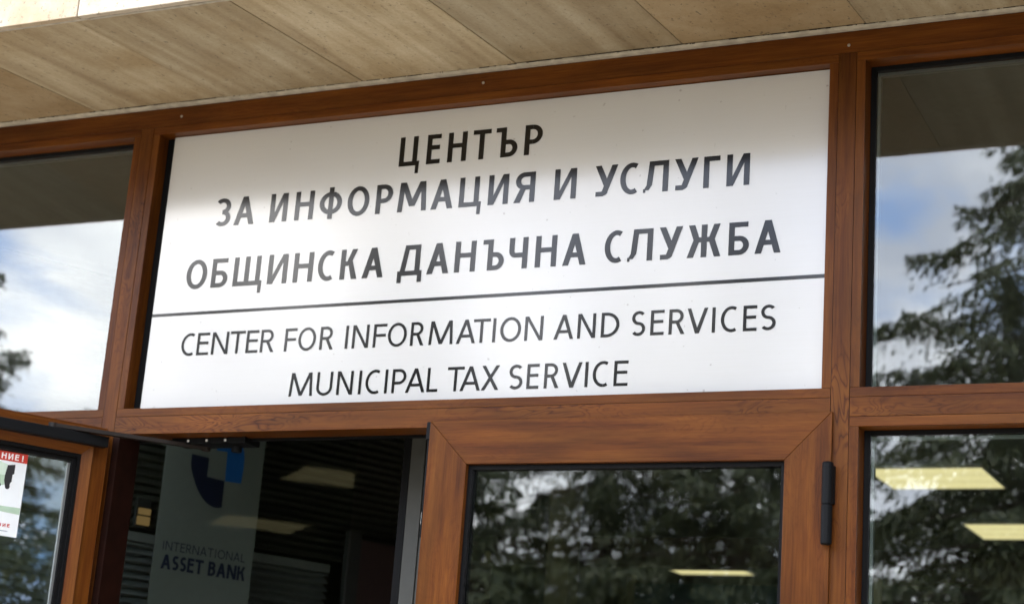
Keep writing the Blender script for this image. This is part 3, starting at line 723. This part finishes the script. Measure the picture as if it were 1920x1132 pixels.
# ------------------------------------------------------------------ warning poster on the open leaf
POSW = plain('poster_white', (0.80, 0.83, 0.84), 0.5, var=0.02)
POSR = plain('poster_red', (0.52, 0.035, 0.02), 0.5)
POSG = plain('poster_green', (0.42, 0.56, 0.42), 0.5)
POSG2 = plain('poster_pale_green', (0.60, 0.72, 0.60), 0.5)
POSK = plain('poster_black', (0.02, 0.02, 0.022), 0.5)
POST = plain('poster_text_white', (0.85, 0.85, 0.85), 0.5, var=0.0)
poster = empty('warning_poster', (-1.930, -0.030, 0), 'white notice with red heading stuck inside the glass of the open door leaf', 'poster', rz=TH)
def PO(o): o.parent = poster; return o
YP = 0.0120
PX = 0.203                                                   # right edge, measured from the hinge
bb = MB(); bb.box(PX, PX+0.297, YP, YP+0.0006, 2.076, 2.286); PO(bb.build('sheet', POSW))
bb = MB(); bb.box(PX+0.0002, PX+0.2968, YP+0.0006, YP+0.0009, 2.2625, 2.2862); PO(bb.build('heading_band', POSR))
def topos(x, z, y): return (PX-x, YP+0.0009+(YP-y), z)       # x runs left from the right edge as a negative number
PO(letter_obj('lettering', [('И', -0.052, -0.039), ('Е', -0.034, -0.0235), ('!', -0.0165, -0.010), ('Н', -0.070, -0.057)], 0.0150, 0.0034, 0.0028, 2.2668, YP-0.0001, topos, POST))
PO(letter_obj('lettering', [('И', -0.041, -0.033), ('Е', -0.029, -0.022), ('Н', -0.053, -0.045)], 0.0085, 0.0022, 0.0018, 2.0985, YP-0.0001, topos, POSR))
bb = MB()
def pf(poly, y, mi=0): bb.face([(PX-x, YP+y, z) for x, z in poly], mi)
pf([(-0.295, 2.262), (-0.085, 2.262), (-0.050, 2.254), (-0.050, 2.226), (-0.295, 2.210)], 0.0007, 0)
pf([(-0.29, 2.226), (-0.052, 2.226), (-0.052, 2.202), (-0.075, 2.196), (-0.29, 2.190)], 0.0008, 1)
pf([(-0.050, 2.252), (-0.030, 2.256), (-0.030, 2.232), (-0.034, 2.230), (-0.034, 2.212), (-0.037, 2.209), (-0.0385, 2.200), (-0.0505, 2.200), (-0.054, 2.213), (-0.054, 2.226)], 0.0009, 2)
for cx, cz, rr in ((-0.0435, 2.1985, 0.0065), (-0.066, 2.200, 0.005)):
    pf([(cx+rr*math.cos(a*math.pi/8), cz+rr*math.sin(a*math.pi/8)) for a in range(16)], 0.0011, 2)
pf([(-0.29, 2.146), (-0.001, 2.150), (-0.001, 2.133), (-0.10, 2.138), (-0.29, 2.128)], 0.0007, 1)
bb.face([(PX-x, YP+0.0008, z) for x, z in ((-0.060, 2.0895), (-0.026, 2.0895), (-0.026, 2.0875), (-0.060, 2.0875))], 3)
PO(bb.build('machine_picture', [POSG2, POSG, POSK, plain('poster_grey', (0.3, 0.33, 0.4), 0.5)], fix=False))

# ------------------------------------------------------------------ things inside the hall
gd = Vector((0.367, 0.930, 0)); gn = Vector((0.930, -0.367, 0)); AG = math.atan2(0.930, 0.367)
# ceiling lights
LIT = emit('lit_panel', (1.0, 0.84, 0.43), 1.0)
_t = LIT.node_tree                                          # the tubes glow a little through the diffuser
_c = _t.nodes.new('ShaderNodeTexCoord'); _sx = _t.nodes.new('ShaderNodeSeparateXYZ'); _t.links.new(_c.outputs['Object'], _sx.inputs[0])
_m = _t.nodes.new('ShaderNodeMath'); _m.operation = 'MULTIPLY'; _m.inputs[1].default_value = 32.0; _t.links.new(_sx.outputs['Y'], _m.inputs[0])
_s = _t.nodes.new('ShaderNodeMath'); _s.operation = 'COSINE'; _t.links.new(_m.outputs[0], _s.inputs[0])
_r = _t.nodes.new('ShaderNodeMapRange'); _r.inputs['From Min'].default_value = -1; _r.inputs['To Min'].default_value = 0.95; _r.inputs['To Max'].default_value = 1.05; _t.links.new(_s.outputs[0], _r.inputs['Value'])
_t.links.new(_r.outputs[0], [n for n in _t.nodes if n.type == 'EMISSION'][0].inputs[1])
LF = plain('light_frame', (0.6, 0.6, 0.58), 0.5)
spots = [(-1.04, 5.50, 'square ceiling light in the hall seen through the lower right window, upper one'),
         (-0.93, 7.26, 'square ceiling light in the hall seen through the lower right window, farther one'),
         (-3.60, 9.10, 'square ceiling light far back in the hall behind the closed door glass'),
         (3.05, 2.38, 'square ceiling light mirrored in the vestibule glass right of the banner'),
         (5.40, 2.46, 'square ceiling light mirrored in the vestibule glass across the banner')]
for x, y, lb in spots:
    t = empty('ceiling_light', (x, y, ZC), lb, 'ceiling light', 'lit panels in the hall ceiling')
    bb = MB(); bb.box(-0.292, 0.292, -0.292, 0.292, -0.002, 0.008); bb.build('diffuser', LIT, t)
    bb = MB()
    for s in (-1, 1):
        bb.box(min(s*0.293, s*0.302), max(s*0.293, s*0.302), -0.302, 0.302, -0.004, 0.011); bb.box(-0.2929, 0.2929, min(s*0.293, s*0.302), max(s*0.293, s*0.302), -0.004, 0.011)
    bb.build('rim', LF, t)
# roll-up bank banner
BW_ = plain('banner_cloth', (0.20, 0.212, 0.207), 0.7, var=0.03, spec=0.2)
NAVY = plain('banner_navy', (0.008, 0.012, 0.045), 0.6)
BLUE = plain('banner_blue', (0.01, 0.13, 0.50), 0.6)
banner = empty('bank_banner', (-2.346, 0.80, 0.02), 'pale grey bank banner with navy and blue emblem standing inside the open door', 'banner', rz=AG)
def BN(o): o.parent = banner; return o
def nb(): return MB()
bb = nb(); bb.box(-0.001, 0.367, 0.0, 0.0015, 0.10, 2.78); BN(bb.build('cloth', BW_))
bb = nb(); bb.box(-0.02, 0.386, -0.05, 0.06, 0.0, 0.10); BN(bb.build('base', STEEL, bevel=0.01))
bb = nb(); bb.box(-0.003, 0.369, -0.006, 0.008, 2.78, 2.80); bb.tube((0.18, 0.025, 0.1), (0.18, 0.025, 2.79), 0.008); BN(bb.build('support_pole', STEEL))
zo = -0.02
def bf(poly, y, mat, name):
    q = nb(); q.face([(x, y, z+zo) for x, z in poly]); return BN(q.build(name, mat, fix=False))
bf([(.093, 2.508), (.158, 2.506), (.158, 2.446), (.225, 2.443), (.226, 2.359), (.210, 2.354), (.196, 2.3545), (.178, 2.359), (.161, 2.368), (.145, 2.382), (.130, 2.399), (.117, 2.419), (.106, 2.440), (.098, 2.458), (.093, 2.477)], -0.0006, NAVY, 'emblem')
bf([(.183, 2.535), (.183, 2.560), (.205, 2.572), (.235, 2.576), (.262, 2.572), (.279, 2.563), (.287, 2.548), (.291, 2.528), (.292, 2.488), (.288, 2.445), (.227, 2.443), (.224, 2.537)], -0.0006, BLUE, 'emblem')
bf([(.100, 2.560), (.164, 2.575), (.166, 2.540), (.152, 2.526), (.140, 2.523), (.129, 2.523), (.115, 2.532)], -0.0006, NAVY, 'emblem')
def spread(word, x0, x1, wts, gap):
    tot = sum(wts.get(c, 1.0) for c in word); n = len(word)
    k = (x1-x0-gap*(n-1))/tot; x = x0; o = []
    for c in word:
        wd = wts.get(c, 1.0)*k
        if c != ' ': o.append((c, x, x+wd))
        x += wd+gap
    return o
wts = {'I': 0.32, 'N': 1.08, 'T': 0.95, 'E': 0.75, 'R': 0.85, 'A': 1.1, 'O': 1.25, 'L': 0.68, 'S': 0.75, ' ': 0.35, 'B': 0.85, 'K': 0.95}
tob = lambda x, z, y: (x, y, z+zo)
BN(letter_obj('lettering', spread('INTERNATIONAL', 0.027, 0.336, wts, 0.0045), 0.0275, 0.0032, 0.003, 2.1985, -0.0006, tob, NAVY))
BN(letter_obj('lettering', spread('ASSET BANK', 0.029, 0.343, wts, 0.0035), 0.0445, 0.0092, 0.0085, 2.1405, -0.0006, tob, NAVY))
# vestibule glass in front of the banner
ALU = plain('vestibule_frame_paint', (0.20, 0.21, 0.19), 0.5)
ALUD = plain('vestibule_frame_dark', (0.03, 0.03, 0.03), 0.5)
vest = empty('vestibule_screen', (-2.05, 0.50, 0.02), 'slim glass vestibule screen in front of the bank banner inside the open door', 'glass screen', rz=AG)
bb = MB(); bb.box(-0.17, 0.62, 0, 0.006, 0.05, 3.1); o = bb.build('pane', PGLASS); o.parent = vest
bb = MB(); bb.box(-0.20, -0.172, -0.015, 0.02, 0, 3.12); bb.box(-0.1719, 0.6219, -0.012, 0.018, 0.0, 0.049); bb.box(-0.1719, 0.6219, -0.012, 0.018, 3.101, 3.12)
o = bb.build('screen_frame', ALUD, bevel=0.001); o.parent = vest
# slatted blinds beyond the banner
BL1 = plain('blind_slat_dark', (0.07, 0.068, 0.055), 0.45)
BL2 = plain('blind_slat_grey', (0.17, 0.175, 0.175), 0.45)
def blind(loc, k0, k1, z0, z1, mat, label, tilt):
    t = empty('slatted_blind', loc, label, 'blind', 'slatted blinds behind the banner', rz=AG)
    bb = MB(); z = z0
    while z < z1-0.01:
        bb.hexa([(k0, -0.010, z), (k1, -0.010, z), (k1, 0.010, z+tilt), (k0, 0.010, z+tilt), (k0, -0.010, z+0.0015), (k1, -0.010, z+0.0015), (k1, 0.010, z+tilt+0.0015), (k0, 0.010, z+tilt+0.0015)])
        z += 0.0265
    o = bb.build('slats', mat, fix=True); o.parent = t
    bb = MB(); bb.box(k0, k1, -0.014, 0.014, z1, z1+0.03); o = bb.build('head_rail', mat, bevel=0.002); o.parent = t
    bb = MB(); bb.box(k0, k1, 0.02, 0.03, z0-0.01, z1+0.03); o = bb.build('backing_panel', mat); o.parent = t
W0 = (-2.671, 0.928, 0)
blind(W0, -0.5, 1.6, 2.315, 3.10, BL1, 'dark olive slatted blind behind the top of the bank banner', 0.019)
blind(W0, -0.5, 0.93, 0.6, 2.255, BL2, 'paler grey slatted blind low behind the bank banner', 0.019)
board = empty('notice_board', (-2.671, 0.928, 0), 'dark brown board standing in the dim vestibule beside the closed leaf', 'board', rz=AG)
bb = MB(); bb.box(0.975, 1.60, -0.12, -0.10, 1.2, 2.375); o = bb.build('board_face', plain('board_brown', (0.045, 0.026, 0.026), 0.5), bevel=0.002); o.parent = board
bb = MB(); bb.box(0.92, 0.972, -0.125, -0.095, 1.2, 2.40); o = bb.build('board_post', ALUD, bevel=0.002); o.parent = board
# grey door jamb just behind the closed leaf
post = empty('inner_door_post', (-1.17, 0.30, 0.02), 'pale grey inner post behind the free edge of the closed door leaf', 'post')
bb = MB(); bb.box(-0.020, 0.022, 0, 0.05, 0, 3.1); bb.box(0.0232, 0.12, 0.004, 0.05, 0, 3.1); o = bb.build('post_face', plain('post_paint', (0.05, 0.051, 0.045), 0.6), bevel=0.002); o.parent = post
bb = MB(); bb.box(-0.042, -0.021, 0.0, 0.045, 0, 3.1); o = bb.build('brush_seal', GASKET); o.parent = post
# small lamp seen between jamb and banner
wl = empty('wall_lamp', (-2.629, 1.035, 2.305), 'small warm wall lamp glowing left of the bank banner in the vestibule', 'wall lamp', rz=AG)
LAMP = emit('lamp_glow', (1.0, 0.62, 0.24), 0.15)
bb = MB(); bb.box(0.0, 0.044, -0.042, -0.032, 0.002, 0.030); bb.box(0.002, 0.044, -0.042, -0.032, 0.036, 0.056); o = bb.build('lamp_lens', LAMP); o.parent = wl
bb = MB(); bb.box(-0.004, 0.048, -0.0315, -0.0145, -0.004, 0.09); o = bb.build('lamp_body', ALUD, bevel=0.002); o.parent = wl
# hall furniture glimpsed through the door and window glass
DKB = plain('bulkhead_brown', (0.030, 0.012, 0.008), 0.6)
hb = MB(); hb.box(-3.9, -1.2, 4.5, 4.62, 2.657, 2.80); tag(hb.build('bulkhead_beam', DKB, bevel=0.004), 'dark brown beam crossing the hall behind the closed door glass', 'beam')
hb = MB(); hb.box(-2.6, 5.0, 8.0, 8.1, 3.018, 3.25); tag(hb.build('bulkhead_beam', DKB, bevel=0.004), 'long dark brown beam low in the lower right window', 'beam')
CRM = plain('column_cream', (0.30, 0.28, 0.16), 0.7)
col = empty('hall_column', (-2.60, 4.38, 0.02), 'narrow cream column inside the hall behind the closed door glass', 'column')
bb = MB(); bb.box(-0.06, 0.06, -0.06, 0.06, 0.0, 3.2); o = bb.build('shaft', CRM, bevel=0.004); o.parent = col
bb = MB(); bb.box(-0.08, 0.08, -0.08, 0.08, 3.2005, 3.26); o = bb.build('capital', CRM, bevel=0.004); o.parent = col
TEAL = plain('teal_board', (0.012, 0.05, 0.065), 0.5)
tb = empty('exhibition_board', (-1.85, 5.0, 0.02), 'dark teal display board with a cream edge low behind the closed door glass', 'display board')
bb = MB(); bb.box(-0.62, 0.62, 0, 0.03, 0.3, 2.62); o = bb.build('panel', TEAL, bevel=0.003); o.parent = tb
bb = MB(); bb.box(-0.66, -0.625, -0.01, 0.04, 0.0, 2.66); bb.box(0.625, 0.66, -0.01, 0.04, 0.0, 2.66); o = bb.build('edge_post', CRM, bevel=0.003); o.parent = tb
yp = empty('yellow_post', (-3.07, 4.5, 0.02), 'thin pale yellow post inside the hall at the left of the closed door glass', 'post')
bb = MB(); bb.tube((0, 0, 0.02), (0, 0, 2.70), 0.016, 14); o = bb.build('pole', plain('pale_yellow_paint', (0.5, 0.44, 0.2), 0.5)); o.parent = yp
bb = MB(); bb.tube((0, 0, 0), (0, 0, 0.02), 0.14, 24); o = bb.build('foot', ALUD); o.parent = yp

# ------------------------------------------------------------------ trees standing across the forecourt (seen mirrored in the glass, bar one unseen sky blocker)
NEED = [leafy('spruce_needles', (0.030, 0.044, 0.016), (0.120, 0.135, 0.050)), leafy('pine_needles', (0.036, 0.052, 0.018), (0.140, 0.150, 0.060)), leafy('broad_leaves', (0.03, 0.05, 0.012), (0.10, 0.13, 0.035))]
BARK = plain('bark', (0.07, 0.05, 0.035), 0.9, var=0.3, scale=20)
def quads_mesh(name, P, A, B, mat, parent):
    """P centre, A half-length vector, B half-width vector -> lens shaped faces"""
    n = len(P); v = np.empty((n, 4, 3)); v[:, 0] = P-A; v[:, 1] = P+B; v[:, 2] = P+A; v[:, 3] = P-B
    me = bpy.data.meshes.new(name); me.vertices.add(n*4); me.loops.add(n*4); me.polygons.add(n)
    me.vertices.foreach_set('co', v.reshape(-1)); me.loops.foreach_set('vertex_index', np.arange(n*4)); me.polygons.foreach_set('loop_start', np.arange(0, n*4, 4))
    me.materials.append(mat); me.update(calc_edges=True)
    o = bpy.data.objects.new(name, me); COL.objects.link(o); o.parent = parent; return o
def unit(a): return a/np.maximum(np.linalg.norm(a, axis=-1, keepdims=True), 1e-9)
def spruce(x, y, H, R, label, z0=0.6, levels=34, mat=0, droop=0.42, dens=1.0, seed=1):
    r = np.random.default_rng(seed)
    t = empty('spruce_tree', (x, y, 0), label, 'tree', 'trees across the forecourt')
    tb = MB(); tb.tube((0, 0, 0), (0, 0, H*0.97), 0.02*H, 10, r2=0.012)
    P = []; A = []; B = []
    for l in range(levels):
        f = (l+r.uniform(-.3, .3))/levels; z = z0+(H-z0)*f
        rr = R*(1-f)**0.82*r.uniform(.75, 1.08)+0.06
        nb_ = int(5+6*(1-f))
        a0 = r.uniform(0, 6.28)
        for k in range(nb_):
            a = a0+6.283*k/nb_+r.uniform(-.35, .35); Lb = rr*r.uniform(.55, 1.12)
            d = np.array([math.cos(a), math.sin(a), 0.0]); sd = np.array([-d[1], d[0], 0])
            dr_ = droop*r.uniform(0.45, 1.75); zb = z+r.normal(0, 0.16)
            end = d*Lb+np.array([0, 0, zb-dr_*Lb*0.55+0.10*Lb])
            if Lb > 0.4: tb.tube((0, 0, zb), tuple(end*0.62+np.array([0, 0, zb])*0.38), 0.006+0.010*Lb, 5, r2=0.004)
            n = int((90+290*Lb)*dens)
            s = r.uniform(0.10, 1.03, n)**0.8
            wdt = (0.24+0.12*np.sin(s*Lb*9+a*7))*Lb*(1-s*0.62)
            lat = r.uniform(-1, 1, n)*wdt
            zz = zb-dr_*Lb*(s**1.5)*0.9+0.22*Lb*s**3*0.9-np.abs(lat)*0.30-r.exponential(0.095, n)*(0.7+1.1*(1-s))
            p = d*(s*Lb)[:, None]+sd*lat[:, None]; p[:, 2] = zz
            q = d[None]*0.55+sd[None]*np.sign(lat)[:, None]*0.6+np.c_[np.zeros(n), np.zeros(n), r.uniform(-1.7, -0.1, n)]+r.normal(0, .28, (n, 3))
            q = unit(q); wv = unit(np.cross(q, r.normal(0, 1, (n, 3))))
            ln = r.uniform(.035, .085, n); wi = r.uniform(.008, .018, n)
            keep = r.uniform(0, 1, n) < 0.70+0.40*np.sin(s*Lb*6.5+lat*9+k*2.1+l)
            P.append(p[keep]); A.append((q*ln[:, None])[keep]); B.append((wv*wi[:, None])[keep])
    tb.build('trunk', BARK, t, fix=False)
    quads_mesh('crown', np.concatenate(P), np.concatenate(A), np.concatenate(B), NEED[mat], t)
    return t
def broad(x, y, H, R, label, mat=2, n_cl=60, dens=1.0, seed=1, name='leafy_tree', z_low=0.22):
    r = np.random.default_rng(seed)
    t = empty(name, (x, y, 0), label, 'tree', 'trees across the forecourt')
    tb = MB(); tb.tube((0, 0, 0), (0.05*H*r.uniform(-.3, .3), 0, H*0.5), 0.022*H, 10, r2=0.012*H)
    P = []; A = []; B = []
    for k in range(n_cl):
        u = unit(r.normal(0, 1, 3)); rad_ = r.uniform(.35, 1.0)
        c = np.array([u[0]*R*rad_, u[1]*R*rad_, H*(z_low+(1-z_low)*0.5)+u[2]*H*(1-z_low)*0.5*rad_])
        tb.tube((0, 0, min(H*0.5, max(0.3, c[2]*0.6))), tuple(c), 0.012*H*0.4, 5, r2=0.008)
        n = int(260*dens); cr_ = R*r.uniform(.20, .34)
        p = c+unit(r.normal(0, 1, (n, 3)))*(cr_*r.uniform(0.2, 1, n)**0.5)[:, None]*np.array([1.15, 1.15, .75])
        q = unit(r.normal(0, 1, (n, 3))+np.array([0, 0, -.3])); wv = unit(np.cross(q, r.normal(0, 1, (n, 3))))
        P.append(p); A.append(q*r.uniform(.04, .075, n)[:, None]); B.append(wv*r.uniform(.02, .038, n)[:, None])
    tb.build('trunk', BARK, t, fix=False)
    quads_mesh('crown', np.concatenate(P), np.concatenate(A), np.concatenate(B), NEED[mat], t)
    return t
spruce(-1.75, -14.0, 9.6, 5.1, 'tall dark spruce mirrored at the right edge of the upper right window', seed=3, levels=31, droop=0.55, dens=1.35)
spruce(-16.55, -14.2, 9.0, 4.5, 'dark spruce mirrored at the far left edge of the upper left window', seed=5, levels=38)
spruce(-5.6, -15.5, 8.6, 3.9, 'middle spruce mirrored in the right half of the closed door glass', seed=8, levels=34, mat=1)
spruce(-7.6, -16.5, 8.6, 4.0, 'spruce with gaps of sky mirrored in the middle of the closed door glass', seed=12, levels=30, mat=1)
spruce(-9.9, -14.6, 8.9, 4.3, 'short spruce mirrored at the left of the closed door glass', seed=17, levels=28)
spruce(-3.4, -20.0, 6.9, 5.4, 'spruce behind the tall one, mirrored at the left of the lower right window', seed=21, levels=30, mat=1)
spruce(-12.9, -15.5, 8.3, 4.6, 'spruce between the left ones, mirrored over the open door leaf', seed=23, levels=28)
spruce(-14.0, -22.0, 7.8, 4.6, 'wide low spruce behind the left ones, mirrored low in the left windows', seed=25, levels=26, mat=1)
spruce(-20.5, -20.0, 7.6, 4.6, 'wide spruce far to the left, mirrored behind the open door leaf', seed=27, levels=26)
spruce(-8.3, -13.4, 7.0, 3.2, 'spruce nearest the forecourt, mirrored at the upper left of the closed door glass', seed=45, levels=28)
spruce(-14.6, -16.6, 6.8, 4.2, 'wide low spruce mirrored in the glass behind the white notice', seed=47, levels=26, mat=1)
spruce(4.9, -2.7, 8.0, 3.0, 'dense spruce close to the building, mirrored in the open door leaf', seed=31, levels=34, mat=1)  # placed this close and dense to hold sky light off the open leaf
spruce(8.6, -1.8, 8.5, 3.8, 'second spruce along the wall behind the close dense one', seed=37, levels=34)
spruce(5.6, -7.5, 10.5, 4.2, 'unseen tall spruce added at the right beyond the camera to block sky light', seed=41, levels=34, dens=0.6)  # out of view, added to cut the sky light reaching the open leaf
broad(12.5, -2.8, 8.0, 3.6, 'leafy tree at the end of the forecourt beyond the wall spruces', seed=33, n_cl=80)
